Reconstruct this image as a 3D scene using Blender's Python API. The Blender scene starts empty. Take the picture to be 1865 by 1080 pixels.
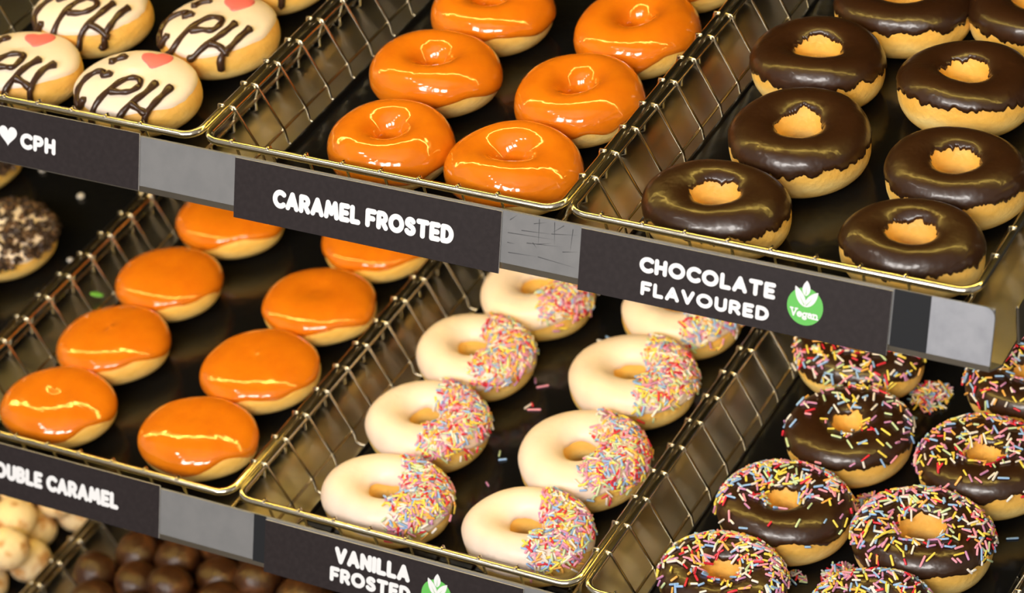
import bpy, math, random
import numpy as np
from mathutils import Vector, Matrix

# ---------------------------------------------------------------- camera, world, light, exposure
scn = bpy.context.scene
COL = scn.collection
EYE = Vector((1.0074, -1.192, 0.9745))
cd = bpy.data.cameras.new('camera')
cam = bpy.data.objects.new('camera', cd)
COL.objects.link(cam)
RX, RY, RZ = (0.8735, 0.4693, -0.1297), (-0.19, 0.5738, 0.7966), (0.4483, -0.6712, 0.5904)
cam.matrix_world = Matrix(((RX[0], RY[0], RZ[0], EYE.x), (RX[1], RY[1], RZ[1], EYE.y), (RX[2], RY[2], RZ[2], EYE.z), (0, 0, 0, 1)))
cd.sensor_width = 36.0
cd.lens = 5297.06 / 1865 * 36
cd.clip_start = 0.05
cd.dof.use_dof = True
cd.dof.focus_distance = 1.76
cd.dof.aperture_fstop = 8.0
scn.camera = cam

scn.view_settings.view_transform = 'Standard'
scn.view_settings.look = 'None'
scn.view_settings.gamma = 1.0
scn.view_settings.use_curve_mapping = False
scn.view_settings.exposure = 0.0

w = bpy.data.worlds.new('shop_surroundings')
scn.world = w
w.use_nodes = True
w.node_tree.nodes['Background'].inputs[0].default_value = (1.0, 0.93, 0.83, 1)
w.node_tree.nodes['Background'].inputs[1].default_value = 0.30

def area(name, loc, target, sx, sy, power, col):
    l = bpy.data.lights.new(name, 'AREA')
    l.shape = 'RECTANGLE'; l.size = sx; l.size_y = sy; l.energy = power; l.color = col
    o = bpy.data.objects.new(name, l)
    COL.objects.link(o)
    o.location = loc
    o.rotation_euler = (Vector(target) - Vector(loc)).to_track_quat('-Z', 'Y').to_euler()
    return o
for kx in (-.35, .45, 1.25):  # key panels added below the ceiling, set low to light the labels frontally
    area('added_key_light', (kx, -2.15, 1.45), (0.2, 0.05, -0.1), .5, .55, 24.5, (1.0, 0.95, 0.90))

# ---------------------------------------------------------------- numbers of the place
P = 0.26                      # tray pitch
GAP = 0.0065
LOW = (0.0075, -0.0583, -0.2478)
THIRD = (-0.0275, -0.1166, -0.4956)
TOPMOST = (-0.0075, 0.0583, 0.2478)
SHIFT = {0: (0, 0, 0), 1: LOW, 2: THIRD, -1: TOPMOST}
ZF = -0.035                   # donut floor below the tray rim
PI = math.pi

# ---------------------------------------------------------------- helpers
class MB:
    def __init__(s): s.v = []; s.f = []; s.m = []
    def add(s, v, f, mi=0):
        b = len(s.v); s.v += [tuple(p) for p in v]; s.f += [tuple(i + b for i in q) for q in f]; s.m += [mi] * len(f)
    def box(s, a, b, mi=0):
        x0, y0, z0 = a; x1, y1, z1 = b
        s.add([(x0,y0,z0),(x1,y0,z0),(x1,y1,z0),(x0,y1,z0),(x0,y0,z1),(x1,y0,z1),(x1,y1,z1),(x0,y1,z1)],
              [(0,3,2,1),(4,5,6,7),(0,1,5,4),(1,2,6,5),(2,3,7,6),(3,0,4,7)], mi)
    def tube(s, pts, r, n=8, closed=False, mi=0, cap=True):
        pts = [Vector(p) for p in pts]; k = len(pts); rr = r if isinstance(r, (list, tuple)) else [r] * k
        t0 = []
        for i in range(k):
            a = pts[(i - 1) % k] if (closed or i > 0) else pts[0]
            b = pts[(i + 1) % k] if (closed or i < k - 1) else pts[-1]
            t0.append((b - a).normalized())
        up = Vector((0, 0, 1)) if abs(t0[0].z) < .9 else Vector((0, 1, 0))
        u = up.cross(t0[0]).normalized(); vs = []
        for i in range(k):
            u = (u - t0[i] * u.dot(t0[i])).normalized(); w_ = t0[i].cross(u)
            for j in range(n):
                a = 2 * PI * j / n
                vs.append(pts[i] + (u * math.cos(a) + w_ * math.sin(a)) * rr[i])
        fs = []
        for i in range(k if closed else k - 1):
            for j in range(n):
                a = i * n + j; b = i * n + (j + 1) % n; i2 = (i + 1) % k
                fs.append((a, b, i2 * n + (j + 1) % n, i2 * n + j))
        if not closed and cap:
            # rounded end caps
            for e, sg in ((0, -1), (k - 1, 1)):
                c = len(vs); vs.append(pts[e] + t0[e] * sg * rr[e] * .7)
                for j in range(n):
                    q = (e * n + j, e * n + (j + 1) % n, c)
                    fs.append(q if sg > 0 else q[::-1])
        s.add(vs, fs, mi)
    def build(s, name, mats, parent=None, smooth=False):
        me = bpy.data.meshes.new(name); me.from_pydata(s.v, [], s.f)
        for m in (mats if isinstance(mats, (list, tuple)) else [mats]): me.materials.append(m)
        if any(s.m): me.polygons.foreach_set('material_index', s.m)
        if smooth: me.polygons.foreach_set('use_smooth', [True] * len(s.f))
        me.update()
        return link(name, me, parent)
def link(name, me, parent=None):
    o = bpy.data.objects.new(name, me); COL.objects.link(o)
    if parent is not None: o.parent = parent
    return o
def tag(o, label=None, cat=None, group=None, kind=None):
    if label: o['label'] = label
    if cat: o['category'] = cat
    if group: o['group'] = group
    if kind: o['kind'] = kind
    return o
def empty(name, loc=(0, 0, 0), rot=(0, 0, 0)):
    o = bpy.data.objects.new(name, None); COL.objects.link(o); o.empty_display_size = .02
    o.location = loc; o.rotation_euler = rot
    return o
def sh(level, p): d = SHIFT[level]; return (p[0] + d[0], p[1] + d[1], p[2] + d[2])

# ---------------------------------------------------------------- materials
def mat(name, col, rough=.5, metal=0., coat=0., spec=.5, noise=None, bump=None, sss=0., coat_rough=.04):
    m = bpy.data.materials.new(name); m.use_nodes = True
    nt = m.node_tree; b = nt.nodes['Principled BSDF']
    b.inputs['Base Color'].default_value = (*col, 1); b.inputs['Roughness'].default_value = rough
    b.inputs['Metallic'].default_value = metal; b.inputs['Coat Weight'].default_value = coat
    b.inputs['Coat Roughness'].default_value = coat_rough; b.inputs['Specular IOR Level'].default_value = spec
    if sss:
        b.inputs['Subsurface Weight'].default_value = sss; b.inputs['Subsurface Scale'].default_value = .004
        b.inputs['Subsurface Radius'].default_value = (1, .5, .2)
    tc = nt.nodes.new('ShaderNodeTexCoord')
    if noise:                                 # (scale, other colour, low, high)
        n = nt.nodes.new('ShaderNodeTexNoise'); n.inputs['Scale'].default_value = noise[0]; n.inputs['Detail'].default_value = 5
        r = nt.nodes.new('ShaderNodeMapRange'); r.inputs[1].default_value = noise[2]; r.inputs[2].default_value = noise[3]
        x = nt.nodes.new('ShaderNodeMix'); x.data_type = 'RGBA'
        x.inputs[6].default_value = (*col, 1); x.inputs[7].default_value = (*noise[1], 1)
        nt.links.new(tc.outputs['Object'], n.inputs['Vector']); nt.links.new(n.outputs[0], r.inputs[0])
        nt.links.new(r.outputs[0], x.inputs[0]); nt.links.new(x.outputs[2], b.inputs['Base Color'])
    if bump:                                  # (scale, distance)
        n = nt.nodes.new('ShaderNodeTexNoise'); n.inputs['Scale'].default_value = bump[0]; n.inputs['Detail'].default_value = 3
        k = nt.nodes.new('ShaderNodeBump'); k.inputs['Distance'].default_value = bump[1]; k.inputs['Strength'].default_value = 1
        nt.links.new(tc.outputs['Object'], n.inputs['Vector']); nt.links.new(n.outputs[0], k.inputs['Height'])
        nt.links.new(k.outputs[0], b.inputs['Normal']); 
        if coat: nt.links.new(k.outputs[0], b.inputs['Coat Normal'])
    return m
def emit(name, col, s):
    m = bpy.data.materials.new(name); m.use_nodes = True; nt = m.node_tree
    b = nt.nodes['Principled BSDF']; b.inputs['Base Color'].default_value = (.1, .1, .1, 1)
    b.inputs['Emission Color'].default_value = (*col, 1); b.inputs['Emission Strength'].default_value = s
    return m
M = dict(
    dough=mat('fried_dough', (.90, .64, .26), .55, noise=(34, (.74, .38, .075), .44, .66), bump=(260, .0006), sss=.0),
    caramel=mat('caramel_icing', (.76, .205, .006), .10, coat=.5, noise=(30, (.68, .165, .005), .4, .65), bump=(45, .0011)),
    chocolate=mat('chocolate_icing', (.032, .0115, .0040), .33, coat=.34, coat_rough=.13, bump=(55, .0014)),
    vanilla=mat('vanilla_icing', (.90, .75, .64), .38, noise=(40, (.87, .69, .56), .4, .7), bump=(50, .0012)),
    white_icing=mat('pale_icing', (.90, .77, .65), .38, noise=(40, (.88, .73, .59), .4, .7), bump=(50, .0008)),
    piped=mat('piped_chocolate', (.045, .018, .008), .3, bump=(200, .0004)),
    pink=mat('pink_sugar_heart', (.90, .19, .18), .4),
    chrome=mat('chrome_wire', (.66, .60, .48), .17, metal=1.),
    rim=mat('highlit_rim_wire', (.86, .80, .66), .15, metal=1.),  # basket chrome made lighter here: strip light's yellow highlight put into the colour
    liner=mat('glossy_black_liner', (.006, .006, .006), .16, spec=.5, bump=(18, .0012)),
    steel=mat('brushed_steel', (.56, .53, .47), .34, metal=1., noise=(14, (.44, .41, .35), .4, .62), bump=(60, .0004)),
    rail=mat('grey_painted_rail', (.195, .194, .196), .45, metal=.0, spec=.6, noise=(60, (.165, .166, .170), .4, .7)),
    railplate=mat('satin_steel_plate', (.40, .41, .45), .42, metal=.55, noise=(90, (.33, .34, .38), .4, .7)),
    black_strip=mat('black_plastic', (.012, .013, .016), .3),
    card=mat('dark_label_card', (.019, .0135, .0145), .42, spec=.35, noise=(300, (.026, .019, .020), .4, .7)),
    edge=mat('white_card_edge', (.75, .73, .70), .5),
    letter=mat('white_print', (.84, .84, .85), .45),
    green=mat('green_print', (.13, .53, .10), .45),
    scratch=mat('dark_scratch', (.03, .03, .035), .6),
    wall=mat('dark_case_back', (.010, .009, .008), .5, noise=(9, (.014, .012, .010), .4, .6)),
    floor=mat('shop_floor', (.20, .18, .16), .4, noise=(4, (.15, .13, .11), .4, .6)),
    white=mat('white_ceiling', (.75, .74, .72), .6, noise=(4, (.7, .69, .67), .4, .6)),
    lamp_metal=mat('lamp_housing', (.5, .5, .5), .4, metal=.8),
    crumb=mat('chocolate_crumb', (.030, .014, .007), .6, noise=(160, (.16, .085, .04), .5, .62)),
    brown_ball=mat('glazed_chocolate_dough', (.038, .013, .005), .40, noise=(60, (.11, .040, .013), .5, .68), bump=(120, .0015)),
    pale_ball=mat('sugared_pale_dough', (.84, .66, .40), .8, noise=(90, (.58, .30, .10), .50, .64), bump=(240, .0012)),
    strip=emit('warm_strip_glow', (1.0, .69, .14), 46.0),
    spot=emit('white_lamp_glow', (1.0, .95, .88), 60.0),
    debris_white=mat('pale_crumb', (.6, .58, .58), .6),
    debris_green=mat('green_sweet_bit', (.18, .55, .08), .5),
)
SPR = {'pink': (.86, .34, .46), 'red': (.68, .025, .05), 'yellow': (.90, .70, .10), 'orange': (.91, .46, .10), 'blue': (.30, .50, .84),
       'white': (.86, .80, .74), 'pale green': (.58, .72, .42), 'lilac': (.58, .26, .50)}
SPN = list(SPR)
SPW = [5, 3, 5, 3, 4, 5, 3, 3]
SPM = [mat('sugar_sprinkle_' + k.replace(' ', '_'), c, .32) for k, c in SPR.items()]

nt = M['dough'].node_tree
tc = next(n for n in nt.nodes if n.type == 'TEX_COORD'); sx = nt.nodes.new('ShaderNodeSeparateXYZ'); nt.links.new(tc.outputs['Object'], sx.inputs[0])
nz = nt.nodes.new('ShaderNodeTexNoise'); nz.inputs['Scale'].default_value = 45; nt.links.new(tc.outputs['Object'], nz.inputs['Vector'])
ma = nt.nodes.new('ShaderNodeMath'); ma.operation = 'MULTIPLY_ADD'; ma.inputs[1].default_value = .014; ma.inputs[2].default_value = -.007; nt.links.new(nz.outputs[0], ma.inputs[0])
ad = nt.nodes.new('ShaderNodeMath'); nt.links.new(sx.outputs[2], ad.inputs[0]); nt.links.new(ma.outputs[0], ad.inputs[1])
mr = nt.nodes.new('ShaderNodeMapRange'); mr.inputs[2].default_value = .036; nt.links.new(ad.outputs[0], mr.inputs[0])
cr = nt.nodes.new('ShaderNodeValToRGB'); nt.links.new(mr.outputs[0], cr.inputs[0])
els = cr.color_ramp.elements
for k, (p_, c_) in enumerate(((0., (.78, .38, .05)), (.16, (.91, .57, .13)), (.36, (.95, .73, .27)), (.56, (.92, .55, .10)), (.80, (.80, .39, .045)))):
    e_ = els[k] if k < 2 else els.new(p_)
    e_.position = p_; e_.color = (*c_, 1)
mx = next(n for n in nt.nodes if n.type == 'MIX')
m2 = nt.nodes.new('ShaderNodeMix'); m2.data_type = 'RGBA'; m2.inputs[0].default_value = .80
nt.links.new(mx.outputs[2], m2.inputs[6]); nt.links.new(cr.outputs[0], m2.inputs[7]); nt.links.new(m2.outputs[2], nt.nodes['Principled BSDF'].inputs['Base Color'])

# ---------------------------------------------------------------- the setting
def struct(mb, name, m): return tag(mb.build(name, m), kind='structure')
b = MB(); b.box((-3, .56, -1.15), (3, .60, 2.0)); struct(b, 'wall_back', M['wall'])
b = MB(); b.box((-3, -3, -1.2), (3, .60, -1.15)); struct(b, 'floor', M['floor'])
b = MB(); b.box((-3, -3, 2.0), (3, .60, 2.05)); struct(b, 'ceiling', M['white'])

# ceiling downlights in front of the case
for i, (x, y) in enumerate(((-.98, -1.30), (-.62, -1.75), (-.15, -2.1), (-1.25, -.85))):
    e = empty('downlight', (x, y, 2.0))
    ring = []
    b = MB(); n = 24
    b.tube([(.075 * math.cos(2 * PI * k / n), .075 * math.sin(2 * PI * k / n), -.006) for k in range(n)], .008, 8, True)
    b.build('trim_ring', M['lamp_metal'], e, True)
    b = MB(); b.add([(.068 * math.cos(2 * PI * k / n), .068 * math.sin(2 * PI * k / n), -.008) for k in range(n)], [tuple(range(n))[::-1]])
    b.build('lamp_disc', M['spot'], e)
    tag(e, ['round ceiling downlight in front of the donut case, second from the left', 'round ceiling downlight in front of the donut case, third from the left',
            'round ceiling downlight in front of the donut case, farthest right', 'round ceiling downlight in front of the donut case, farthest left'][i], 'lamp', 'ceiling downlights')

# ---------------------------------------------------------------- shelves
AL = math.atan(.41); SA, CA = math.sin(AL), math.cos(AL)
Y0, Z0 = -.012, .0015                       # top edge of the sloping rail front
def rail_pt(s, n=0.): return (Y0 - s * SA - n * CA, Z0 - s * CA + n * SA)   # s down the slope, n out of it
def shelf(level, x0, x1, label, end=False):
    dx, dy, dz = SHIFT[level]
    e = empty('display_shelf', (0, 0, 0))
    yb = .56 - dy
    b = MB(); b.box((x0, -.0052, -.0435), (x1, yb, -.0415))
    o = b.build('shelf_deck', M['steel'], e)
    # price rail: sloping front with a vertical polished foot, thickness .0012
    s1 = .0320
    prof = [rail_pt(0, 0), rail_pt(s1, 0)]
    yf, zf_ = prof[1]
    outer = [prof[0], prof[1], (yf, zf_ - .0048), (-.0055, -.0435)]
    inner = [(p[0] + .0014, p[1] + (.0012 if i == 3 else 0)) for i, p in enumerate(outer)]
    loop = outer + inner[::-1]
    b = MB(); k = len(loop)
    v = [(x0, y, z) for y, z in loop] + [(x1, y, z) for y, z in loop]
    f = [(i, i + k, (i + 1) % k + k, (i + 1) % k) for i in range(k)] + [tuple(range(k)), tuple(range(2 * k - 1, k - 1, -1))]
    b.add(v, f)
    for i in range(k):
        if i in (1, 2): b.m[i] = 1
    b.build('price_rail', [M['rail'], M['steel']], e)
    e.location = (dx, dy, dz)
    tag(e, label, 'shelf', 'display shelves')
    return e
top = shelf(0, -.75, .5295, 'grey railed steel shelf carrying the heart, caramel and chocolate donuts')
low = shelf(1, -.75, .95, 'middle steel shelf carrying the vanilla and sprinkled donuts')
third = shelf(2, -.70, .80, 'lowest steel shelf carrying the donut holes')
over = shelf(-1, -.75, .80, 'steel shelf above the picture that holds the upper strip light')
# right end of the upper shelf: satin plate with a rounded corner, upright flange behind it, black strip beside the label
def rail_plate(parent, name, m, x0, x1, sA, sB, n0, n1, rc=0.):
    pts = [(x0, sB), (x0, sA)]
    if rc:
        for i in range(7):
            a = PI / 2 * i / 6
            pts.append((x1 - rc + rc * math.sin(a), sA + rc - rc * math.cos(a)))
    else: pts.append((x1, sA))
    pts.append((x1, sB)); k = len(pts); b = MB(); v = []
    for n in (n0, n1):
        for x, s in pts:
            y, z = rail_pt(s, n); v.append((x, y, z))
    f = [tuple(range(k, 2 * k)), tuple(range(k))[::-1]] + [(i, (i + 1) % k, (i + 1) % k + k, i + k) for i in range(k)]
    b.add(v, f); return b.build(name, m, parent)
rail_plate(top, 'end_plate', M['railplate'], .4935, .5305, -.0010, .0320, .0002, .0016, .006)
rail_plate(top, 'black_strip', M['black_strip'], .4712, .4933, -.0005, .0325, .0001, .0005)
rail_plate(low, 'black_strip', M['black_strip'], .0222, .0316, -.0005, .0325, .0001, .0005)
b = MB(); b.box((.5300, .018, -.0435), (.5312, .50, -.0180)); b.tube([(.5306, .018, -.0435), (.5306, .018, -.0180)], .0011, 8)
b.build('side_flange', M['steel'], top)
b = MB()
rnd = random.Random(5)
def scratch(x0, s0, x1, s1, wd=.00022):
    y, z = rail_pt(s0, .0001); y2, z2 = rail_pt(s1, .0001)
    dx_, ds = x1 - x0, s1 - s0; L = math.hypot(dx_, ds); nx, ns = -ds / L * wd, dx_ / L * wd
    v = []
    for x, s in ((x0 - nx, s0 - ns), (x1, s1), (x0 + nx, s0 + ns)):
        yy, zz = rail_pt(s, .0001); v.append((x, yy, zz))
    b.add(v, [(0, 1, 2)])
for a in [(.2475, .001, .2478, .0185), (.2577, .001, .2585, .0155), (.2700, .003, .2690, .0170), (.2640, .002, .2560, .0080), (.2360, .0100, .2580, .0085),
          (.2270, .0130, .2600, .0115), (.2400, .0170, .2640, .0150), (.2270, .0190, .2330, .0190), (.2470, .0165, .2570, .0140), (.2280, .0250, .2480, .0240),
          (.2480, .0240, .2740, .0260), (.2640, .0180, .2745, .0160), (.2440, .0045, .2530, .0020), (.2280, .0050, .2330, .0010), (.2560, .0085, .2740, .0060), (.2440, .0160, .2470, .0190)]:
    scratch(*a)
for i in range(16):
    x = rnd.uniform(.497, .525); s = rnd.uniform(.004, .030); scratch(x, s, x + rnd.uniform(-.006, .008), s + rnd.uniform(-.002, .006), .00015)
b.build('scratches', M['scratch'], top)

def strip_light(level, label):
    dx, dy, dz = SHIFT[level]
    e = empty('strip_light', (dx, dy, dz - .0435))
    y = .080
    b = MB(); b.box((-.72, y - .009, -.006), (.525 if level == 0 else .78, y + .009, 0)); b.build('housing', M['lamp_metal'], e)
    b = MB(); b.box((-.71, y - .0025, -.010), (.515 if level == 0 else .77, y + .0025, -.006)); b.build('diffuser', M['strip'], e)
    tag(e, label, 'lamp', 'strip lights under the shelves')
strip_light(0, 'warm strip light fixed under the grey railed upper shelf')
strip_light(-1, 'warm strip light fixed under the shelf above the picture')
strip_light(1, 'warm strip light fixed under the middle shelf over the donut holes')

# ---------------------------------------------------------------- wire baskets and liners
def basket(level, x0, label, depth=.47, liner=None, name='wire_basket', liner_label=None):
    dx, dy, dz = SHIFT[level]
    W = P - GAP
    e = empty(name, (x0 + dx, dy, dz))
    def loop(ins, z, rc, fr=None):
        pts = []
        for cx, cy, a0 in ((W - ins - rc, (ins if fr is None else fr) + rc, -90), (W - ins - rc, depth - ins - rc, 0), (ins + rc, depth - ins - rc, 90), (ins + rc, (ins if fr is None else fr) + rc, 180)):
            for i in range(7):
                a = math.radians(a0 + 15 * i); pts.append((cx + rc * math.cos(a), cy + rc * math.sin(a), z))
        return pts
    b = MB(); b.tube(loop(0, 0, .011), .0025, 12, True); b.build('rim', M['rim'], e, True)
    b = MB(); b.tube(loop(.0155, -.030, .008, .0065), .0011, 8, True); b.build('lower_ring', M['chrome'], e, True)
    s = .0272
    I1, I2 = .0155, .0176
    n = int((depth - .05) / s)
    def half(sg, X): return [(X - sg * .0012, 0, .0030), (X + sg * .0026, 0, .0026), (X + sg * .0034, 0, -.001), (X + sg * (I1 + .0014), 0, -.030), (X + sg * I2, 0, -.0388), (X + sg * (I2 + .003), 0, -.0403)]
    b = MB(); b.tube(half(1, 0) + half(-1, W)[::-1], .0010, 6)
    o = b.build('cross_wire', M['chrome'], e, True); o.location = (0, .034, 0)
    for i in range(1, n + 1):
        c = link('cross_wire', o.data, e); c.location = (0, .034 + i * s, 0)
    m = int((W - .04) / s)
    b = MB(); b.tube([(0, -.0012, .0030), (0, .0026, .0026), (0, .0032, -.001), (0, .0078, -.030), (0, .0095, -.0388), (0, .0125, -.0403), (0, .034, -.0403)], .0010, 6)
    o = b.build('end_wire', M['chrome'], e, True); o.location = (.022, 0, 0)
    for i in range(1, m + 1):
        c = link('end_wire', o.data, e); c.location = (.022 + i * s, 0, 0)
    tag(e, label, 'basket', 'wire baskets of donuts')
    if liner:
        l0, l1, f0, lip = liner
        o = MB(); zt, zb = -.0355, -.0380; rc = .004
        def ring(x_0, x_1, y_0, y_1, z): return [(x_0, y_0, z), (x_1, y_0, z), (x_1, y_1, z), (x_0, y_1, z)]
        X0, X1, Yf, Yb = l0, W - l1, f0, depth - .022
        t = .0012
        v = ring(X0, X1, Yf, Yb, zb) + ring(X0 - lip * .35, X1 + lip * .35, Yf - lip * .35, Yb, zt + lip) + ring(X0 - lip * .35 + t, X1 + lip * .35 - t, Yf - lip * .35 + t, Yb - t, zt + lip) + ring(X0 + t, X1 - t, Yf + t, Yb - t, zt)
        f = [(3, 2, 1, 0), (12, 13, 14, 15)]
        for a, c in ((0, 4), (4, 8), (8, 12)):
            for i in range(4): f.append((a + i, a + (i + 1) % 4, c + (i + 1) % 4, c + i))
        o.add(v, f)
        lo = o.build('tray_liner', M['liner']); lo.location = (x0 + dx, dy, dz)
        tag(lo, liner_label, 'tray liner', 'black tray liners')
    return e
F = (.0212, .0212, .0212, .002)
basket(0, 0, 'chrome wire basket holding the caramel frosted ring donuts', liner=(.029, .0232, .030, .004), liner_label='glossy black liner under the caramel frosted ring donuts')
basket(0, P, 'chrome wire basket holding the plain chocolate ring donuts', liner=F, liner_label='glossy black liner under the plain chocolate ring donuts')
basket(0, -P, 'chrome wire basket holding the pale donuts with pink hearts', liner=F, liner_label='glossy black liner under the pale heart donuts')
basket(1, 0, 'chrome wire basket holding the half-sprinkled vanilla donuts', liner=(.030, .0232, .027, .002), liner_label='black liner under the half-sprinkled vanilla donuts')
basket(1, P, 'chrome wire basket holding the sprinkled chocolate donuts', liner=F, liner_label='black liner under the sprinkled chocolate donuts')
basket(1, -P, 'chrome wire basket holding the caramel donuts without holes', liner=F, liner_label='black liner under the caramel donuts without holes')
basket(1, -2 * P, 'chrome wire basket holding the dark crumb-topped donuts', liner=F, liner_label='black liner under the dark crumb-topped donuts')
basket(2, -P, 'chrome wire basket full of brown chocolate donut holes', liner=F, liner_label='black liner under the brown donut holes')
basket(2, -2 * P, 'chrome wire basket full of pale sugared donut holes', liner=F, liner_label='black liner under the pale donut holes')

# ---------------------------------------------------------------- lettering
def arc(cx, cy, rx, ry, a0, a1, n=12): return [(cx + rx * math.cos(math.radians(a0 + (a1 - a0) * i / n)), cy + ry * math.sin(math.radians(a0 + (a1 - a0) * i / n))) for i in range(n + 1)]
G = {   # stroke skeletons, height 1, (advance width, strokes)
 'A': (.78, [[(0, 0), (.39, 1), (.78, 0)], [(.16, .30), (.62, .30)]]),
 'B': (.60, [[(0, 0), (0, 1), (.30, 1)] + arc(.30, .76, .25, .24, 90, -90, 8) + [(0, .52)], [(.30, .52)] + arc(.30, .26, .30, .26, 90, -90, 8) + [(0, 0)]]),
 'C': (.74, [arc(.47, .5, .47, .5, 48, 312, 20)]),
 'D': (.70, [[(0, 0), (0, 1), (.25, 1)] + arc(.25, .5, .45, .5, 90, -90, 14) + [(0, 0)]]),
 'E': (.54, [[(.54, 1), (0, 1), (0, 0), (.54, 0)], [(0, .5), (.46, .5)]]),
 'F': (.54, [[(.56, 1), (0, 1), (0, 0)], [(0, .48), (.46, .48)]]),
 'H': (.64, [[(0, 0), (0, 1)], [(.64, 0), (.64, 1)], [(0, .5), (.64, .5)]]),
 'I': (.0, [[(0, 0), (0, 1)]]),
 'L': (.52, [[(0, 1), (0, 0), (.52, 0)]]),
 'M': (.92, [[(0, 0), (.14, 1), (.46, .25), (.78, 1), (.92, 0)]]),
 'N': (.68, [[(0, 0), (0, 1), (.68, 0), (.68, 1)]]),
 'O': (.96, [arc(.48, .5, .48, .5, 0, 360, 26)]),
 'P': (.60, [[(0, 0), (0, 1), (.30, 1)] + arc(.30, .72, .30, .28, 90, -90, 10) + [(0, .44)]]),
 'R': (.62, [[(0, 0), (0, 1), (.30, 1)] + arc(.30, .72, .29, .28, 90, -90, 10) + [(0, .44)], [(.30, .44), (.62, 0)]]),
 'S': (.60, [arc(.31, .75, .27, .25, 30, 200, 9) + arc(.30, .25, .30, .25, 65, -155, 11)]),
 'T': (.72, [[(0, 1), (.72, 1)], [(.36, 1), (.36, 0)]]),
 'U': (.66, [[(0, 1), (0, .33)] + arc(.33, .33, .33, .33, 180, 360, 10) + [(.66, 1)]]),
 'V': (.74, [[(0, 1), (.37, 0), (.74, 1)]]),
 # heavy slab letters of the badge
 'v': (.70, [[(.06, 1), (.36, 0), (.66, 1)], [(-.06, 1), (.24, 1)], [(.54, 1), (.78, 1)]]),
 'e': (.46, [arc(.23, .30, .25, .30, 5, 325, 14), [(.02, .31), (.46, .31)]]),
 'g': (.48, [arc(.22, .32, .20, .26, 0, 360, 14), arc(.22, -.12, .22, .16, 0, 360, 12), [(.38, .55), (.52, .60)]]),
 'a': (.46, [arc(.20, .20, .19, .19, 0, 360, 12), arc(.20, .40, .20, .22, 150, 0, 8) + [(.40, .04), (.50, .0)]]),
 'n': (.56, [[(.06, .6), (.06, 0)], [(.06, .38)] + arc(.25, .38, .19, .22, 170, 0, 8) + [(.44, 0)], [(-.06, 0), (.18, 0)], [(.34, 0), (.56, 0)], [(-.06, .6), (.06, .6)]]),
}
def lettering(parent, text, x0, x1, yb, yt, z, stroke=.285, track=.42, space=.42, name='lettering', thin=None, m=None):
    H = yt - yb; sw = stroke * H / (1 + 0)      # stroke width in metres
    hh = H - sw; r = sw / 2
    # natural widths
    adv = []; X = 0
    for c in text:
        if c == ' ': X += space; continue
        adv.append((c, X)); X += G[c][0] + track
    total = X - track
    kx = (x1 - x0 - sw) / total
    b = MB(); lay = 0
    for c, ax in adv:
        for st in G[c][1]:
            pts = [(x0 + r + (ax + p[0]) * kx, yb + r + p[1] * hh) for p in st]
            for i, p in enumerate(pts):
                zz = z + lay * 3e-6; lay = (lay + 1) % 40
                n = 14
                b.add([(p[0] + r * math.cos(2 * PI * k / n), p[1] + r * math.sin(2 * PI * k / n), zz) for k in range(n)], [tuple(range(n))])
                if i:
                    q = pts[i - 1]; d = math.hypot(p[0] - q[0], p[1] - q[1]) or 1e-9
                    nx, ny = -(p[1] - q[1]) / d * r, (p[0] - q[0]) / d * r
                    zz = z + lay * 3e-6; lay = (lay + 1) % 40
                    b.add([(q[0] - nx, q[1] - ny, zz), (p[0] - nx, p[1] - ny, zz), (p[0] + nx, p[1] + ny, zz), (q[0] + nx, q[1] + ny, zz)], [(0, 1, 2, 3)])
    return b.build(name, m or M['letter'], parent)
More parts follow.
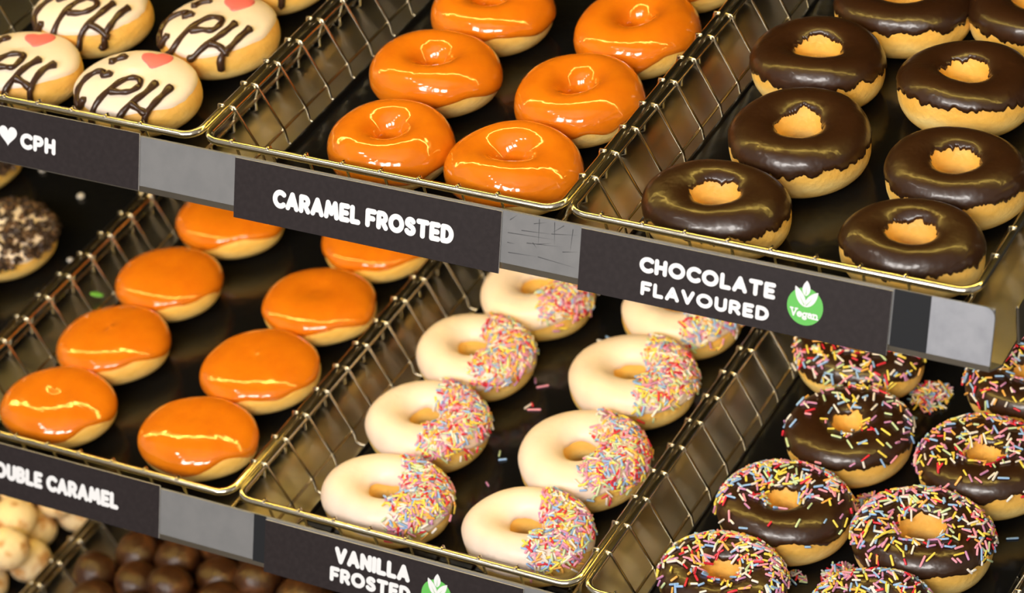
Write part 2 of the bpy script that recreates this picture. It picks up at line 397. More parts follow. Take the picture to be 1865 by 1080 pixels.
def price_label(level, xa, xb, sA, sB, label, lines, badge=None, heart=None, clear=True):
    dx, dy, dz = SHIFT[level]
    y, z = rail_pt(0, .0012)
    e = empty('price_label', (xa + dx, y + dy, z + dz), (PI / 2 - AL, 0, 0))
    wd = xb - xa
    b = MB(); t = .0006
    b.box((0, -sB, -.0008), (wd, -sA, 0))
    for i, mi in ((0, 1), (2, 1), (3, 1), (4, 1), (5, 1)): b.m[i] = mi
    b.build('card', [M['card'], M['edge']], e)
    for (tx, x0, x1, s0, s1) in lines: lettering(e, tx, x0 - xa, x1 - xa, -s1, -s0, .00006)
    if badge:
        cx, cs, r = badge; cx -= xa
        n = 40; b = MB(); b.add([(cx + r * math.cos(2 * PI * k / n), -cs + r * math.sin(2 * PI * k / n), .00006) for k in range(n)], [tuple(range(n))])
        g = b.build('vegan_badge', M['green'], e); tag(g, 'round green badge')
        for ang, L, wv in ((90, .82, .17), (121, 1.20, .17), (53, 1.10, .17)):
            b = MB(); pts = []
            a = math.radians(ang); ux, uy = math.cos(a), math.sin(a)
            bx, by = cx, -cs - r * .02
            if ang == 90: by += r * .58
            for sg in (1, -1):
                rng = range(0, 13) if sg == 1 else range(12, -1, -1)
                for i in rng:
                    q = i / 12; wq = wv * 2.6 * r * .5 * math.sin(PI * q ** .85) ** .8 * sg if 0 < q < 1 else 0
                    pts.append((bx + ux * L * r * q - uy * wq, by + uy * L * r * q + ux * wq, .00016 + (.00003 if ang == 90 else 0)))
            b.add(pts, [tuple(range(len(pts)))[::-1]])
            lf = b.build('leaf', M['letter'], g)
            b = MB(); q0, q1 = .1, .62; wq = r * .02
            b.add([(bx + ux * L * r * q0 - uy * wq, by + uy * L * r * q0 + ux * wq, .00024), (bx + ux * L * r * q0 + uy * wq, by + uy * L * r * q0 - ux * wq, .00024),
                   (bx + ux * L * r * q1, by + uy * L * r * q1, .00024)], [(0, 1, 2)])
            b.build('leaf_vein', M['green'], g)
        lettering(g, 'vegan', cx - r * .80, cx + r * .80, -cs - r * .60, -cs - r * .14, .00020, .19, .16)
    if heart:
        cx, cs, r = heart; cx -= xa; b = MB(); pts = []
        for i in range(40):
            t = 2 * PI * i / 40
            hx = 16 * math.sin(t) ** 3; hy = 13 * math.cos(t) - 5 * math.cos(2 * t) - 2 * math.cos(3 * t) - math.cos(4 * t)
            pts.append((cx + hx * r / 17, -cs + (hy + 2) * r / 17 * 1.0, .00006))
        b.add(pts, [tuple(range(40))[::-1]]); b.build('heart_symbol', M['letter'], e)
    tag(e, label, 'price label', 'dark price labels on the shelf rails')
    return e
price_label(0, .0333, .2228, .0006, .0390, 'dark price label reading CARAMEL FROSTED', [('CARAMEL FROSTED', .0620, .1912, .0153, .0273)])
price_label(0, .2760, .4702, .0008, .0384, 'dark price label reading CHOCOLATE FLAVOURED with a round green badge',
            [('CHOCOLATE', .3150, .4010, .0101, .0198), ('FLAVOURED', .3168, .3981, .0248, .0334)], badge=(.4195, .0200, .0110))
price_label(0, -.2300, -.0395, -.0022, .0349, 'dark price label with a white heart and CPH', [('CPH', -.1335, -.1050, .0128, .0236)], heart=(-.1435, .0170, .0078))
price_label(1, -.2430, -.0530, -.0026, .0350, 'dark price label reading DOUBLE CARAMEL', [('DOUBLE CARAMEL', -.2010, -.0865, .0108, .0228)])
price_label(1, .0317, .2250, .0012, .0378, 'dark price label reading VANILLA FROSTED with a round green badge',
            [('VANILLA', .0859, .1428, .0064, .0180), ('FROSTED', .0828, .1440, .0208, .0312)], badge=(.1630, .0220, .0112))

# ---------------------------------------------------------------- donuts
def sp(c, n): return math.copysign(abs(c) ** (2 / n), c)
class Donut:
    """ring or filled donut; local origin on the floor under its centre"""
    def __init__(s, seed, Rx, Ry, H, hole, n=2.35, wob=.018):
        s.r = random.Random(seed); s.Rx, s.Ry, s.H, s.n = Rx, Ry, H, n
        s.hole = hole; s.R = Rx
        s.ph = [(s.r.uniform(0, 6.28), s.r.uniform(-1, 1)) for _ in range(6)]
        s.wob = wob
    def wobble(s, u): return 1 + s.wob * sum(a * math.sin((k + 1) * u + p) / (1 + .4 * k) for k, (p, a) in enumerate(s.ph))
    def pt(s, u, v, off=0.):
        # v: 0 outside equator, 90deg top, 180 hole wall, -90 bottom
        w2 = (s.R - s.hole) / 2; Rc = s.hole + w2; h = s.H / 2
        cx, cz = sp(math.cos(v), s.n), sp(math.sin(v), s.n)
        rr = Rc + w2 * cx; zz = h + h * cz
        # outward normal of the section
        e = s.n
        nx = math.copysign(abs(cx) ** (e - 1) / w2, cx); nz = math.copysign(abs(cz) ** (e - 1) / h, cz)
        L = math.hypot(nx, nz) or 1
        zz *= 1 + .05 * math.sin(u * 2 + s.ph[2][0]) * s.ph[2][1] * (zz / s.H)
        rr += off * nx / L; zz += off * nz / L
        k = s.wobble(u) if cx > 0 else 1 + (s.wobble(u) - 1) * .4
        return Vector((rr * k * math.cos(u), rr * k * math.sin(u) * s.Ry / s.Rx, max(zz, 0.0)))
    def ppt(s, u, q, off=0.):
        # filled donut; q 0 bottom centre .. 1 top centre
        v = -PI / 2 + PI * q; h = s.H / 2
        cx, cz = sp(math.cos(v), s.n), sp(math.sin(v), s.n)
        rr = s.R * cx; zz = h + h * cz
        d = s.hole                                      # dimple depth
        if q > .5: zz -= d * math.exp(-(rr / (s.R * .42)) ** 2)
        nx = abs(cx) ** (s.n - 1) / s.R; nz = math.copysign(abs(cz) ** (s.n - 1) / h, cz); L = math.hypot(nx, nz) or 1
        rr += off * nx / L; zz += off * nz / L
        zz *= 1 + .04 * math.sin(u + s.ph[3][0]) * s.ph[3][1] * (zz / s.H)
        k = s.wobble(u)
        return Vector((rr * k * math.cos(u), rr * k * math.sin(u) * s.Ry / s.Rx, max(zz, 0.0)))
def edge_noise(rn, low, high, nh, sharp=False):
    ks = [(k, rn.uniform(0, 6.28), rn.gauss(0, 1)) for k in (2, 3, 4, 5, 7)]
    hs = [rn.uniform(-1, 1) for _ in range(nh)]
    hl = [rn.uniform(-1, 1) for _ in range(nh * 3)]
    def f(u):
        a = sum(g * math.sin(k * u + p) / k ** .5 for k, p, g in ks) * low * .5
        t = (u / (2 * PI) % 1) * nh; i = int(t); q = t - i
        w_ = q if sharp else (1 - math.cos(PI * q)) / 2
        a += high * (hs[i % nh] * (1 - w_) + hs[(i + 1) % nh] * w_)
        t = (u / (2 * PI) % 1) * nh * 3; i = int(t); q = t - i
        return a + high * .5 * (hl[i % (nh * 3)] * (1 - q) + hl[(i + 1) % (nh * 3)] * q)
    return f
def grid(fn, nu, nv, closed_v=False, wrap_u=True):
    v = []; f = []
    for i in range(nu):
        for j in range(nv): v.append(fn(i, j))
    for i in range(nu):
        for j in range(nv if closed_v else nv - 1):
            i2 = (i + 1) % nu; j2 = (j + 1) % nv
            f.append((i * nv + j, i2 * nv + j, i2 * nv + j2, i * nv + j2))
    return v, f
def ring_body(d, parent, name='dough', m=None):
    nu, nv = 72, 28
    b = MB(); b.add(*grid(lambda i, j: d.pt(2 * PI * i / nu, -PI + 2 * PI * j / nv), nu, nv, True)); return b.build(name, m or M['dough'], parent, True)
def bare(u, sectors):
    return sum(a * math.exp(-((((u - c + PI) % (2 * PI)) - PI) / w_) ** 2) for c, w_, a in sectors)
def ring_icing(d, parent, m, vo, vi, low, high, nh, sharp, th=.0014, sectors=(), nu=300, lowi=None, name='icing'):
    fo = edge_noise(d.r, low, high, nh, sharp); fi = edge_noise(d.r, lowi if lowi is not None else low, high, max(12, nh // 2), sharp)
    nv = 20
    def p(i, j):
        u = 2 * PI * i / nu
        a = math.radians(vo + fo(u) + bare(u, sectors)); e = math.radians(vi + fi(u))
        q = j / (nv - 1); q2 = q + .06 * math.sin(2 * PI * q) * -1
        v = a + (e - a) * q2
        o = th * min(1, (min(q, 1 - q) / .10)) ** .5 if 0 < q < 1 else -.0006
        return d.pt(u, v, o)
    b = MB(); b.add(*grid(p, nu, nv)); return b.build(name, m, parent, True)
def puck_body(d, parent):
    nu, nv = 64, 26
    v, f = grid(lambda i, j: d.ppt(2 * PI * i / nu, .02 + .97 * j / (nv - 1)), nu, nv)
    v += [d.ppt(0, 0), d.ppt(0, 1)]; k = nu * nv
    for i in range(nu):
        i2 = (i + 1) % nu; f.append((k, i2 * nv, i * nv)); f.append((k + 1, i * nv + nv - 1, i2 * nv + nv - 1))
    b = MB(); b.add(v, f); return b.build('dough', M['dough'], parent, True)
def puck_icing(d, parent, m, qo, low, high, nh, sharp=False, th=.0014, sectors=(), nu=160):
    fo = edge_noise(d.r, low, high, nh, sharp); nv = 22
    def p(i, j):
        u = 2 * PI * i / nu; a = qo + fo(u) + bare(u, sectors); q = j / (nv - 1)
        qq = a + (.995 - a) * q ** .8
        o = th * min(1, q / .10) ** .5 if j else -.0006
        return d.ppt(u, qq, o)
    v, f = grid(p, nu, nv); v.append(d.ppt(0, 1, th)); k = nu * nv
    for i in range(nu): f.append((k, i * nv + nv - 1, ((i + 1) % nu) * nv + nv - 1))
    b = MB(); b.add(v, f); return b.build('icing', m, parent, True)

def place(name, level, x, y, rot=0., tilt=(0., 0.), dz=0.):
    dz += .030 * (abs(math.sin(tilt[0])) + abs(math.sin(tilt[1])))      # a tilted donut rests on its low edge
    e = empty(name, sh(level, (x, y, ZF + dz)), (tilt[0], tilt[1], rot)); return e

# sprinkles -----------------------------------------------------------
def capsule():
    n = 6; v = []; f = []
    for z, r in ((-.5, .45), (-.46, .85), (-.40, 1), (.40, 1), (.46, .85), (.5, .45)):
        for k in range(n): v.append((r * math.cos(2 * PI * k / n), r * math.sin(2 * PI * k / n), z))
    for i in range(5):
        for k in range(n): f.append((i * n + k, i * n + (k + 1) % n, (i + 1) * n + (k + 1) % n, (i + 1) * n + k))
    f.append(tuple(range(n))[::-1]); f.append(tuple(range(5 * n, 6 * n)))
    return v, f
CV, CF = capsule()
CAPS = []
for k, nme in enumerate(SPN):
    me = bpy.data.meshes.new('sprinkle'); me.from_pydata(CV, [], CF); me.materials.append(SPM[k])
    me.polygons.foreach_set('use_smooth', [True] * len(CF)); me.update(); CAPS.append(me)
def sprinkle_matrix(rn, p, nrm, r, L, lift=.15):
    t = Vector((rn.gauss(0, 1), rn.gauss(0, 1), rn.gauss(0, 1))); t = (t - nrm * t.dot(nrm)).normalized()
    t = (t + nrm * rn.uniform(-lift, lift)).normalized()
    q = t.to_track_quat('Z', 'Y')
    return Matrix.Translation(p) @ q.to_matrix().to_4x4() @ Matrix.Diagonal((r, r, L, 1))
def stuff_mesh(items, name, parent=None):
    b = MB()
    for mtx, k in items: b.add([mtx @ Vector(p) for p in CV], CF, k)
    return tag(b.build(name, SPM, parent, True), kind='stuff')
def coat(d, parent, count, accept, rn, r=.00078, Lr=(.0045, .0085), layer=.0012, th=.0016):
    items = []; tries = 0
    Mw = Matrix.Translation(parent.location) @ parent.rotation_euler.to_matrix().to_4x4()
    while len(items) < count and tries < count * 60:
        tries += 1
        u = rn.uniform(0, 2 * PI); v = math.radians(rn.uniform(-5, 150))
        p = d.pt(u, v); rad = math.hypot(p.x, p.y)
        if rn.random() > rad / d.R: continue
        if rn.random() > accept(u, v, p): continue
        e = .01
        a = (d.pt(u + e, v) - d.pt(u - e, v)).cross(d.pt(u, v + e) - d.pt(u, v - e)).normalized()
        if a.dot(d.pt(u, v, .002) - p) < 0: a = -a
        L = rn.uniform(*Lr)
        m = sprinkle_matrix(rn, d.pt(u, v, th + r * .6 + rn.random() ** 2 * layer), a, r * rn.uniform(.9, 1.15), L)
        k = rn.choices(range(len(SPN)), SPW)[0]
        pw = Mw @ m.translation; nw = Mw.to_3x3() @ a
        score = nw.dot((EYE - pw).normalized()) * L
        items.append((score, m, k))
    items.sort(key=lambda t: -t[0])
    for s_, m, k in items[:100]:
        o = link('sprinkle', CAPS[k], parent); o.matrix_basis = m
    if items[100:]: stuff_mesh([(m, k) for _, m, k in items[100:]], 'sprinkle_coat', parent)

# caramel frosted rings -----------------------------------------------
CAR = [
 (0.1067, 0.0496, 0.0402, 0.0365, 'caramel ring donut at the rim, left column of the upper caramel basket', [(-.4, .35, 10)]),
 (0.0930, 0.1298, 0.0438, 0.0362, 'caramel ring donut second from the rim, left column, pale dough at its right edge', [(-.55, .55, 30)]),
 (0.0930, 0.2087, 0.0412, 0.0375, 'caramel ring donut at the top edge, third up the left column', [(-.75, .8, 32)]),
 (0.1950, 0.0494, 0.0438, 0.0365, 'caramel ring donut at the rim, right column, beside the basket corner', [(-1.0, .35, 26)]),
 (0.1996, 0.1291, 0.0404, 0.0405, 'caramel ring donut second from the rim in the right column', [(-.95, .28, 30), (-.3, .25, 26)]),
 (0.1985, 0.2141, 0.0404, 0.0402, 'caramel ring donut third from the rim in the right column', [(-.75, .4, 28)]),
 (0.1961, 0.2967, 0.0420, 0.0410, 'caramel ring donut farthest back in the right column, only its corner showing', [(-.6, .7, 34)]),
]
for i, (x, y, rx, ry, lab, sec) in enumerate(CAR):
    d = Donut(100 + i, rx, ry, .0345, .0080, 1.95, .022)
    e = place('caramel_donut', 0, x, y, 0, (math.radians([.5, -1, 0, 0, -1, .5, 0][i]), math.radians([0, 1, 0, -.5, -1, 0, 0][i])), .0005)
    ring_body(d, e); ring_icing(d, e, M['caramel'], -24, 195, 14, 3, 16, False, .0016, sec, 200, 4)
    tag(e, lab, 'donut', 'caramel frosted ring donuts')

# chocolate rings ------------------------------------------------------
CHO = [
 (0.3330, 0.0482, 0.0452, 0.0362, 'plain chocolate ring donut at the rim, left column'),
 (0.3511, 0.1287, 0.0438, 0.0425, 'plain chocolate ring donut second from the rim, left column'),
 (0.3274, 0.2105, 0.0434, 0.0370, 'plain chocolate ring donut third from the rim, left column'),
 (0.3542, 0.2851, 0.0448, 0.0378, 'plain chocolate ring donut at the back of the left column, cut by the top edge'),
 (0.4568, 0.0468, 0.0420, 0.0345, 'plain chocolate ring donut at the rim, right column, beside the basket corner'),
 (0.4548, 0.1205, 0.0430, 0.0366, 'plain chocolate ring donut second from the rim, right column'),
 (0.4257, 0.2115, 0.0435, 0.0372, 'plain chocolate ring donut third up the right column, with a broad pale dough side'),
 (0.4387, 0.3030, 0.0442, 0.0370, 'plain chocolate ring donut at the back right, cut by the picture corner'),
]
for i, (x, y, rx, ry, lab) in enumerate(CHO):
    d = Donut(200 + i, rx, ry, .0350, .0118, 2.3, .018)
    e = place('chocolate_donut', 0, x, y, 0, (math.radians([0, .5, 0, -1, 0, .5, -1, 0][i]), math.radians([0, .5, 1, 0, 0, 1, 0, 0][i])), .0005)
    ring_body(d, e)
    sec = [(-.9, .5, 8), (3.0, .4, 14)] if i != 6 else [(-1.6, 1.3, 16)]
    ring_icing(d, e, M['chocolate'], 8, 138, 7, 6.5, 75, True, .0013, sec, 420, 8)
    tag(e, lab, 'donut', 'plain chocolate ring donuts')

# double caramel filled ------------------------------------------------
DBL = [
 (-0.1899, 0.0541, 0.0434, 0.0368, 'caramel donut without a hole at the rim, at the left picture edge'),
 (-0.1937, 0.1294, 0.0420, 0.0395, 'caramel donut without a hole second from the rim, left column'),
 (-0.1957, 0.2062, 0.0410, 0.0368, 'caramel donut without a hole third from the rim, left column'),
 (-0.1942, 0.2882, 0.0425, 0.0370, 'caramel donut without a hole farthest back on the left, under the grey rail'),
 (-0.0730, 0.0593, 0.0438, 0.0368, 'caramel donut without a hole in the near right basket corner'),
 (-0.0717, 0.1380, 0.0431, 0.0405, 'caramel donut without a hole second from the rim, right column'),
 (-0.0707, 0.2184, 0.0428, 0.0384, 'caramel donut without a hole third from the rim, right column'),
 (-0.0694, 0.2996, 0.0434, 0.0378, 'caramel donut without a hole at the back, half hidden by the caramel frosted label'),
]
for i, (x, y, rx, ry, lab) in enumerate(DBL):
    d = Donut(300 + i, rx, ry, .0345, [.002, .002, .0015, .002, .0012, .0012, .0045, .002][i], 2.35, .022)
    e = place('filled_caramel_donut', 1, x, y, 0, (math.radians([.5, -.5, 0, 0, .5, 0, -.5, 0][i]), 0), .0004)
    puck_body(d, e); puck_icing(d, e, M['caramel'], .455, .05, .015, 14, False, .0015, [(-.7, .8, .12)] if i not in (0, 4) else [(-.55, .40, .15)])
    tag(e, lab, 'donut', 'caramel donuts without holes')

# pale donuts with piped letters and a heart ---------------------------
LET = dict(
 C=[(-.0125, -.0071), (-.0165, -.0106), (-.0185, -.0065), (-.0240, -.0070), (-.0285, -.0130), (-.0300, -.0205), (-.0280, -.0270), (-.0235, -.0318), (-.0200, -.0290)],
 P=[(-.0128, -.0385), (-.0093, -.0350), (-.0044, -.0223), (-.0003, -.0107), (.0046, -.006), (.0105, -.0070), (.0136, -.0125), (.0110, -.0185), (.0055, -.0215), (-.0026, -.0228)],
 H=[[(.0225, -.0061), (.0208, -.0168), (.0159, -.0272), (.0101, -.037), (.0060, -.0405)], [(.0325, -.0046), (.0313, -.014), (.0287, -.0236), (.0268, -.0289), (.026, -.0342)], [(.0159, -.0272), (.0219, -.0281), (.0271, -.0282)]],
 I=[(-.0200, .0040), (-.0178, .0080), (-.0133, .0123)],
)
HEART = [(-.0047, .0193), (-.0015, .0222), (.0025, .0222), (.0045, .0225), (.0062, .0262), (.0105, .0280), (.0148, .0255), (.0168, .0200), (.0160, .0140), (.0113, .0062), (.0050, .0095), (-.0020, .0140)]
CPH = [
 (-0.0880, 0.0505, 0.0445, 0.0375, 0., 'pale donut with piped CPH and a pink heart at the rim, nearest the basket corner'),
 (-0.1835, 0.0500, 0.0434, 0.0375, .05, 'pale donut with piped letters and a pink heart at the left edge of the picture'),
 (-0.0745, 0.1290, 0.0415, 0.0400, -.05, 'pale donut with piped CPH, second from the rim beside the caramel basket'),
 (-0.1757, 0.1235, 0.0435, 0.0370, .10, 'pale donut with piped letters at the top edge, second from the left'),
 (-0.0805, 0.2110, 0.0418, 0.0400, .0, 'pale donut farthest back in its basket, mostly out of the top edge'),
]
def smooth(pts, k=4):
    out = []; n = len(pts)
    for i in range(n - 1):
        p0, p1, p2, p3 = (Vector(pts[max(0, i - 1)]), Vector(pts[i]), Vector(pts[i + 1]), Vector(pts[min(n - 1, i + 2)]))
        for j in range(k):
            t = j / k
            out.append(.5 * ((2 * p1) + (p2 - p0) * t + (2 * p0 - 5 * p1 + 4 * p2 - p3) * t * t + (3 * p1 - p0 - 3 * p2 + p3) * t ** 3))
    out.append(Vector(pts[-1])); return out
for i, (x, y, rx, ry, rot, lab) in enumerate(CPH):
    d = Donut(400 + i, rx, ry, .0370, .0008, 2.5, .010)
    e = place('heart_donut', 0, x, y, rot, (0, 0), .0002)
    puck_body(d, e); puck_icing(d, e, M['white_icing'], .56, .03, .012, 16, False, .0014, [(-.7, 1.0, .07)])
    def top(px, py, off):
        u = math.atan2(py * rx / ry, px); rr = math.hypot(px, py * rx / ry)
        lo_, hi = .30, 1.0
        for _ in range(30):
            mid = (lo_ + hi) / 2; q = d.ppt(u, mid, .0014)
            if math.hypot(q.x, q.y * rx / ry) > rr: lo_ = mid
            else: hi = mid
        if lo_ < .5: lo_ = .5
        return d.ppt(u, lo_, .0014 + off)
    def pipe(name, strokes, r0):
        b = MB()
        for st in strokes:
            if i:
                jr = random.Random(i * 17 + len(st)); st = [(a + jr.uniform(-.0012, .0012), c + jr.uniform(-.0012, .0012)) for a, c in st]
            pts = [top(q.x, q.y, .0006) for q in smooth(st)]
            k = len(pts); rr = [r0 * (1.25 - .3 * min(1, min(a, k - 1 - a) / 4)) * (1 + .12 * math.sin(a * 1.3 + i)) for a in range(k)]
            b.tube(pts, rr, 8)
        return b.build(name, M['piped'], e, True)
    pipe('piped_letter', [LET['C']], .0023); pipe('piped_letter', [LET['P']], .0022); pipe('piped_letter', LET['H'], .0023); pipe('piped_letter', [LET['I']], .0023)
    b = MB(); hp = [q for q in smooth(HEART + HEART[:1], 3)][:-1]; k = len(hp)
    cx = sum(q.x for q in hp) / k; cy = sum(q.y for q in hp) / k
    v = [];
    for s_, o_ in ((1.0, -.0004), (1.0, .0006), (.9, .0011), (.5, .0014)):
        for q in hp: v.append(top(cx + (q.x - cx) * s_, cy + (q.y - cy) * s_, o_))
    v.append(top(cx, cy, .0015)); f = []
    for a in range(3):
        for c in range(k): f.append((a * k + c, a * k + (c + 1) % k, (a + 1) * k + (c + 1) % k, (a + 1) * k + c))
    for c in range(k): f.append((3 * k + c, 3 * k + (c + 1) % k, 4 * k))
    b.add(v, f); b.build('heart', M['pink'], e, True)
    tag(e, lab, 'donut', 'pale heart donuts')

# vanilla half-sprinkled rings -----------------------------------------
VAN = [
 (0.0872, 0.0470, 0.0455, 0.0352, 'vanilla donut half coated in sprinkles at the rim, left column'),
 (0.0744, 0.1239, 0.0430, 0.0378, 'vanilla donut half coated in sprinkles, second from the rim, left column'),
 (0.0687, 0.2027, 0.0424, 0.0368, 'vanilla donut half coated in sprinkles, third from the rim, left column'),
 (0.0781, 0.2809, 0.0415, 0.0388, 'vanilla donut half coated in sprinkles just under the scratched grey rail'),
 (0.1935, 0.0475, 0.0445, 0.0355, 'vanilla donut half coated in sprinkles at the rim, right column, in the basket corner'),
 (0.1926, 0.1274, 0.0436, 0.0415, 'vanilla donut half coated in sprinkles, second from the rim, right column'),
 (0.1868, 0.2140, 0.0452, 0.0392, 'vanilla donut half coated in sprinkles, third from the rim, right column'),
 (0.1870, 0.2930, 0.0436, 0.0368, 'vanilla donut half coated in sprinkles just under the chocolate price label'),
]
for i, (x, y, rx, ry, lab) in enumerate(VAN):
    d = Donut(500 + i, rx, ry, .0345, .0116, 2.2, .018)
    e = place('vanilla_donut', 1, x, y, 0, (0, 0), .0004)
    ring_body(d, e); ring_icing(d, e, M['vanilla'], -8, 160, 10, 2, 18, False, .0013, [(3.7, .5, 14), (-.7, .6, 16)], 180, 5)
    rn = random.Random(50 + i); c0 = [.0075, .006, .006, .008, .008, .007, .009, .008][i]; jit = [rn.uniform(0, 6) for _ in range(3)]
    def acc(u, v, p):
        s_ = p.x * .97 + p.y * .25 - c0 - .0016 * math.sin(p.y * 300 + jit[0]) - rn.gauss(0, .0008)
        if s_ < 0: return 0
        lowv = 14 + 10 * math.sin(3 * u + jit[1])
        return 1 if math.degrees(v) > lowv else .12
    coat(d, e, 600, acc, rn, .00078, (.0042, .0075), .0016)
    tag(e, lab, 'donut', 'half-sprinkled vanilla donuts')

# chocolate rings with sprinkles ---------------------------------------
CSP = [
 (0.3321, 0.0495, 0.0410, 0.0362, 420, (0, .8, .6), 'sprinkled chocolate donut leftmost in its basket, cut by the bottom edge'),
 (0.3414, 0.1242, 0.0436, 0.0388, 400, (-.3, .9, .40), 'sprinkled chocolate donut second up the left column, bare glossy icing along its lower edge'),
 (0.3505, 0.2075, 0.0420, 0.0410, 150, (.1, .5, .45), 'sprinkled chocolate donut third up the left column, sparsely sprinkled'),
 (0.3235, 0.2885, 0.0456, 0.0372, 320, (.1, -.3, .7), 'sprinkled chocolate donut at the back left, under the end of the chocolate price label'),
 (0.4340, 0.1276, 0.0448, 0.0392, 430, (-.2, .7, .65), 'densely sprinkled chocolate donut with a wide open hole, beside the loose sprinkles'),
 (0.4455, 0.2075, 0.0438, 0.0402, 330, (-.1, .6, .55), 'sprinkled chocolate donut at the right edge of the picture, second from the back'),
 (0.4438, 0.2960, 0.0440, 0.0385, 300, (0, .2, .6), 'sprinkled chocolate donut at the back right, behind the shelf end'),
 (0.4344, 0.0505, 0.0405, 0.0362, 330, (-.2, .6, .6), 'sprinkled chocolate donut mostly below the picture, in front of the wide-holed one'),
]
for i, (x, y, rx, ry, cnt, (gx, gy, base), lab) in enumerate(CSP):
    d = Donut(600 + i, rx, ry, .0350, [.0085, .0085, .0075, .0085, .0120, .0080, .0085, .0090][i], 2.3, .018)
    e = place('sprinkled_donut', 1, x, y, 0, (math.radians([0, 0, -1, 0, 0, -1, 0, 0][i]), 0), .0006)
    ring_body(d, e); ring_icing(d, e, M['chocolate'], 4, 140, 9, 5.0, 60, True, .0013, [(-.9, .5, 12)], 300, 8)
    rn = random.Random(80 + i)
    def acc(u, v, p):
        g = base + (p.x * gx + p.y * gy) / d.R * .9
        deg = math.degrees(v)
        return max(.03, min(1, g)) * (1 if 12 < deg < 132 else .12)
    coat(d, e, cnt, acc, rn, .00078, (.0038, .0082), .0006)
    tag(e, lab, 'donut', 'sprinkled chocolate donuts')

# crumb-topped donuts --------------------------------------------------
for i, (x, y, lab) in enumerate([(-.3520, .2100, 'dark crumb-topped donut at the left edge, under the white heart label'),
                                 (-.3620, .1230, 'dark crumb-topped donut at the left edge, below the other one'),
                                 (-.4480, .2950, 'crumb-topped donut in the corner under the heart label, only its yellow side showing')]):
    d = Donut(700 + i, .0405, .0400, .0370, .001, 2.5, .02)
    e = place('crumb_donut', 1, x, y, 0, (0, 0), .0004)
    puck_body(d, e); puck_icing(d, e, M['white_icing'], .52, .05, .03, 16, False, .0014)
    rn = random.Random(900 + i); nb = 0
    rest = MB()
    for k in range(700):
        u = rn.uniform(0, 2 * PI); q = 1 - .46 * rn.random() ** .55
        c = d.ppt(u, q, .0022 + rn.random() * .001); s_ = rn.uniform(.0020, .0044)
        mb = MB() if k < 100 else rest
        v = [c + Vector((rn.gauss(0, 1), rn.gauss(0, 1), rn.gauss(0, 1))).normalized() * s_ * rn.uniform(.7, 1.1) for _ in range(6)]
        A = [Vector((1, 0, 0)), Vector((-1, 0, 0)), Vector((0, 1, 0)), Vector((0, -1, 0)), Vector((0, 0, 1)), Vector((0, 0, -1))]
        R3 = Matrix.Rotation(rn.uniform(0, 6), 3, Vector((rn.random(), rn.random(), rn.random() + .1)).normalized())
        v = [c + R3 @ a * s_ * rn.uniform(.6, 1.1) for a in A]
        mb.add(v, [(0, 2, 4), (2, 1, 4), (1, 3, 4), (3, 0, 4), (2, 0, 5), (1, 2, 5), (3, 1, 5), (0, 3, 5)])
        if k < 100: mb.build('crumb', M['crumb'], e)
    tag(rest.build('crumb_coat', M['crumb'], e), kind='stuff')
    tag(e, lab, 'donut', 'crumb-topped donuts')

# donut holes on the lowest shelf ---------------------------------------
def lump(rn, R):
    nu, nv = 28, 16; ph = [(rn.uniform(0, 6), rn.uniform(0, 6)) for _ in range(4)]
    def p(i, j):
        u = 2 * PI * i / nu; v = PI * (j + .0) / (nv - 1)
        k = 1 + .03 * math.sin(2 * u + ph[0][0]) * math.sin(v) + .03 * math.cos(3 * v + ph[1][0]) + .02 * math.sin(3 * u + 2 * v + ph[2][0]) * math.sin(v)
        return Vector((R * k * math.sin(v) * math.cos(u), R * k * math.sin(v) * math.sin(u), -R * .9 * k * math.cos(v)))
    v, f = grid(p, nu, nv); b = MB(); b.add(v, f); return b
BALLS = {}
def settle(x, y, R, bank, floor):
    z = floor + R * .9
    for (a, c, zz, r) in bank:
        h = math.hypot(x - a, y - c)
        if h < (R + r) * .93: z = max(z, zz + math.sqrt(((R + r) * .93) ** 2 - h * h))
    bank.append((x, y, z, R)); return z
def heap(pts, kind, m, names, labels, group, seed):
    rn = random.Random(seed); bank = []
    protos = [lump(rn, .0180) for _ in range(4)]
    mes = []
    for k, (x, y) in enumerate(pts):
        z = settle(x, y, .0180, bank, THIRD[2] + ZF)
        if k < 4: o = protos[k].build('donut_hole', m, None, True); mes.append(o.data)
        else: o = link('donut_hole', mes[k % 4])
        o.location = (x, y, z); o.rotation_euler = (rn.uniform(-.4, .4), rn.uniform(-.4, .4), rn.uniform(0, 6))
        tag(o, labels[k], 'donut hole', group)
rb = random.Random(3)
X0 = -P + THIRD[0]
NUM = ['first', 'second', 'third', 'fourth', 'fifth', 'sixth']
def rows_of(x_start, sx, nx, y_start, ny, kind):
    pts, labs = [], []
    for layer in (0, 1):
        for j in range(ny - layer):
            for i in range(nx):
                x = x_start + sx * (i * .0375 + (.0187 if (j + layer) % 2 else 0)); y = y_start + j * .0330 + layer * .0165
                pts.append((x + rb.uniform(-.0025, .0025), THIRD[1] + y + rb.uniform(-.0025, .0025)))
                labs.append('%s donut hole, %s layer, %s row from the bottom edge, %s from the wall' % (kind, 'upper' if layer else 'lower', NUM[j], NUM[i]))
    return pts, labs
p_, l_ = rows_of(X0 + .042, 1, 5, .115, 5, 'brown')
heap(p_, 'brown', M['brown_ball'], None, l_, 'brown chocolate donut holes', 11)
p_, l_ = rows_of(X0 - GAP - .036, -1, 4, .115, 5, 'pale')
heap(p_, 'pale', M['pale_ball'], None, l_, 'pale sugared donut holes', 12)

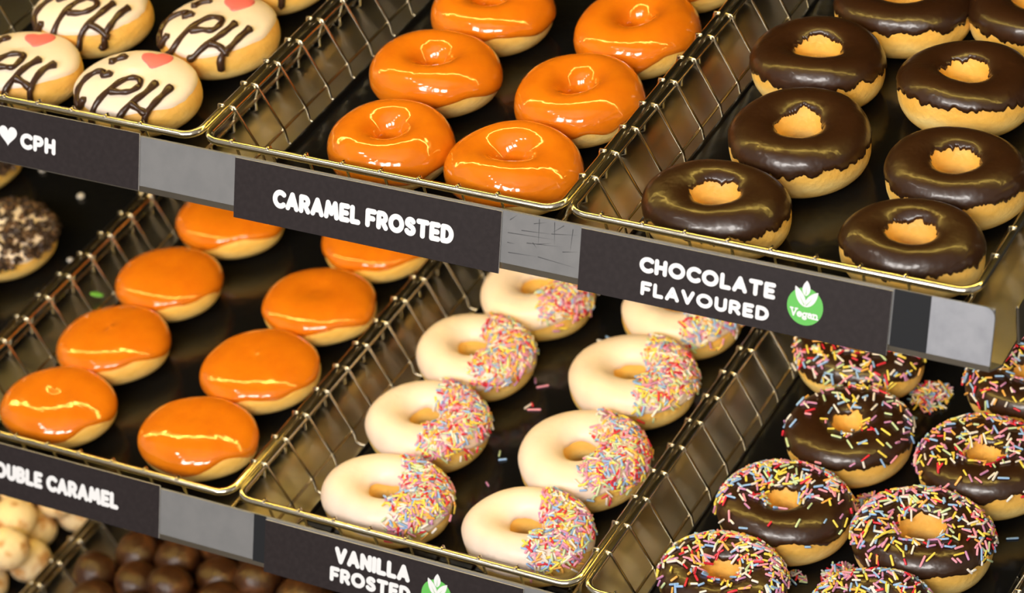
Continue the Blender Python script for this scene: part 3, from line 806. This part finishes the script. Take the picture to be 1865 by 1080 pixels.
# loose sprinkles, heaps and crumbs on the liners -------------------------
def loose(x, y, colour, ang, L, label, level=1, r=.0008):
    o = link('sprinkle', CAPS[SPN.index(colour)]); o.location = sh(level, (x, y, -.0355 + r))
    o.rotation_euler = (PI / 2, 0, math.radians(ang)); o.scale = (r, r, L)
    tag(o, label, 'sprinkle', 'loose sprinkles on the liners')
loose(.1165, .2090, 'pink', -55, .0090, 'lone pink sprinkle on the black liner between the third vanilla donuts')
loose(.1085, .2130, 'lilac', 30, .0060, 'short lilac sprinkle beside the third vanilla donut of the left column')
loose(.1228, .1840, 'pink', -70, .0100, 'long pink sprinkle lying in the small cluster between the vanilla columns')
loose(.1170, .1860, 'white', -20, .0070, 'white sprinkle in the small cluster between the vanilla columns')
loose(.1190, .1885, 'red', 40, .0045, 'red sprinkle crossing the small cluster between the vanilla columns')
loose(.1355, .2740, 'blue', 70, .0050, 'blue sprinkle on the liner near the backmost vanilla donuts')
loose(.1310, .2690, 'white', 100, .0040, 'white sprinkle on the liner near the backmost vanilla donuts')
loose(.1275, .1290, 'blue', -60, .0060, 'blue sprinkle on the liner between the second vanilla donuts')
loose(.1225, .1340, 'pale green', 20, .0060, 'pale green sprinkle on the liner between the second vanilla donuts')
loose(.1300, .1027, 'lilac', 50, .0050, 'lilac sprinkle on the liner nearest the rim between the vanilla columns')
loose(.1503, .1027, 'orange', 0, .0040, 'orange sprinkle beside the front right vanilla donut')
loose(.3950, .2560, 'pink', 20, .0055, 'pink sprinkle lying alone on the black liner between the sprinkled columns')
loose(.3735, .2620, 'blue', 80, .0050, 'blue sprinkle alone beside the heap behind the sparsely sprinkled donut')
loose(.3880, .1720, 'red', -60, .0060, 'red sprinkle on the liner below the sparsely sprinkled donut')
loose(.4775, .1700, 'blue', -65, .0080, 'blue sprinkle at the lower edge of the rightmost sprinkled donut')
loose(.4150, .2480, 'pale green', 10, .0045, 'pale green sprinkle beside the back right sprinkled donut')
def pile(cx, cy, rx, ry, hgt, n, label, seed, level=1):
    rn = random.Random(seed); items = []
    base = Vector(sh(level, (cx, cy, -.0355)))
    for _ in range(n):
        a = rn.uniform(0, 2 * PI); q = rn.random() ** .6
        z = .0008 + max(0, hgt * (1 - q * q)) * rn.random()
        items.append((sprinkle_matrix(rn, base + Vector((rx * q * math.cos(a), ry * q * math.sin(a), z)), Vector((0, 0, 1)), .0007, rn.uniform(.004, .008), .5 if z > .002 else .03), rn.choices(range(len(SPN)), SPW)[0]))
    tag(stuff_mesh(items, 'sprinkle_heap'), label, 'sprinkles')
pile(.3765, .2860, .013, .016, .009, 200, 'heap of loose sprinkles behind the sparsely sprinkled chocolate donut', 1)
pile(.3975, .2300, .007, .018, .010, 150, 'heap of loose sprinkles squeezed against the right side of the sparsely sprinkled donut', 2)
pile(.3870, .1700, .020, .009, .009, 160, 'heap of loose sprinkles between the left column and the wide-holed donut', 3)
pile(.3900, .0970, .012, .014, .010, 150, 'heap of loose sprinkles at the bottom edge left of the wide-holed donut', 4)
pile(.3620, .0890, .008, .005, .002, 18, 'few scattered sprinkles under the lower left sprinkled donuts', 5)
pile(.4341, .1295, .006, .006, .003, 30, 'small heap of sprinkles seen through the hole of the densely sprinkled donut', 6)
pile(.4040, .2990, .005, .006, .006, 30, 'small heap of sprinkles at the left of the back right sprinkled donut', 7)
def bit(x, y, s, m, name, label, cat, level=1, seed=1, sx=1.):
    rn = random.Random(seed); b = lump(rn, s)
    o = b.build(name, m, None, True); o.scale = (sx, 1, .6); o.location = sh(level, (x, y, -.0355 + s * .52)); tag(o, label, cat)
bit(-.2605, .1960, .0026, M['debris_green'], 'sweet_bit', 'bright green bit lying in the basket of caramel donuts without holes', 'crumb', seed=4, sx=2.2)
bit(-.3502, .3020, .0034, M['debris_white'], 'icing_crumb', 'pale crumb on the black liner under the heart label', 'crumb', seed=5)
bit(-.4040, .3240, .0030, M['debris_white'], 'icing_crumb', 'pale crumb at the left edge just under the heart label', 'crumb', seed=6)
bit(-.3077, .2270, .0026, M['debris_white'], 'icing_crumb', 'pale crumb beside the right edge of the crumb-topped donut', 'crumb', seed=7)
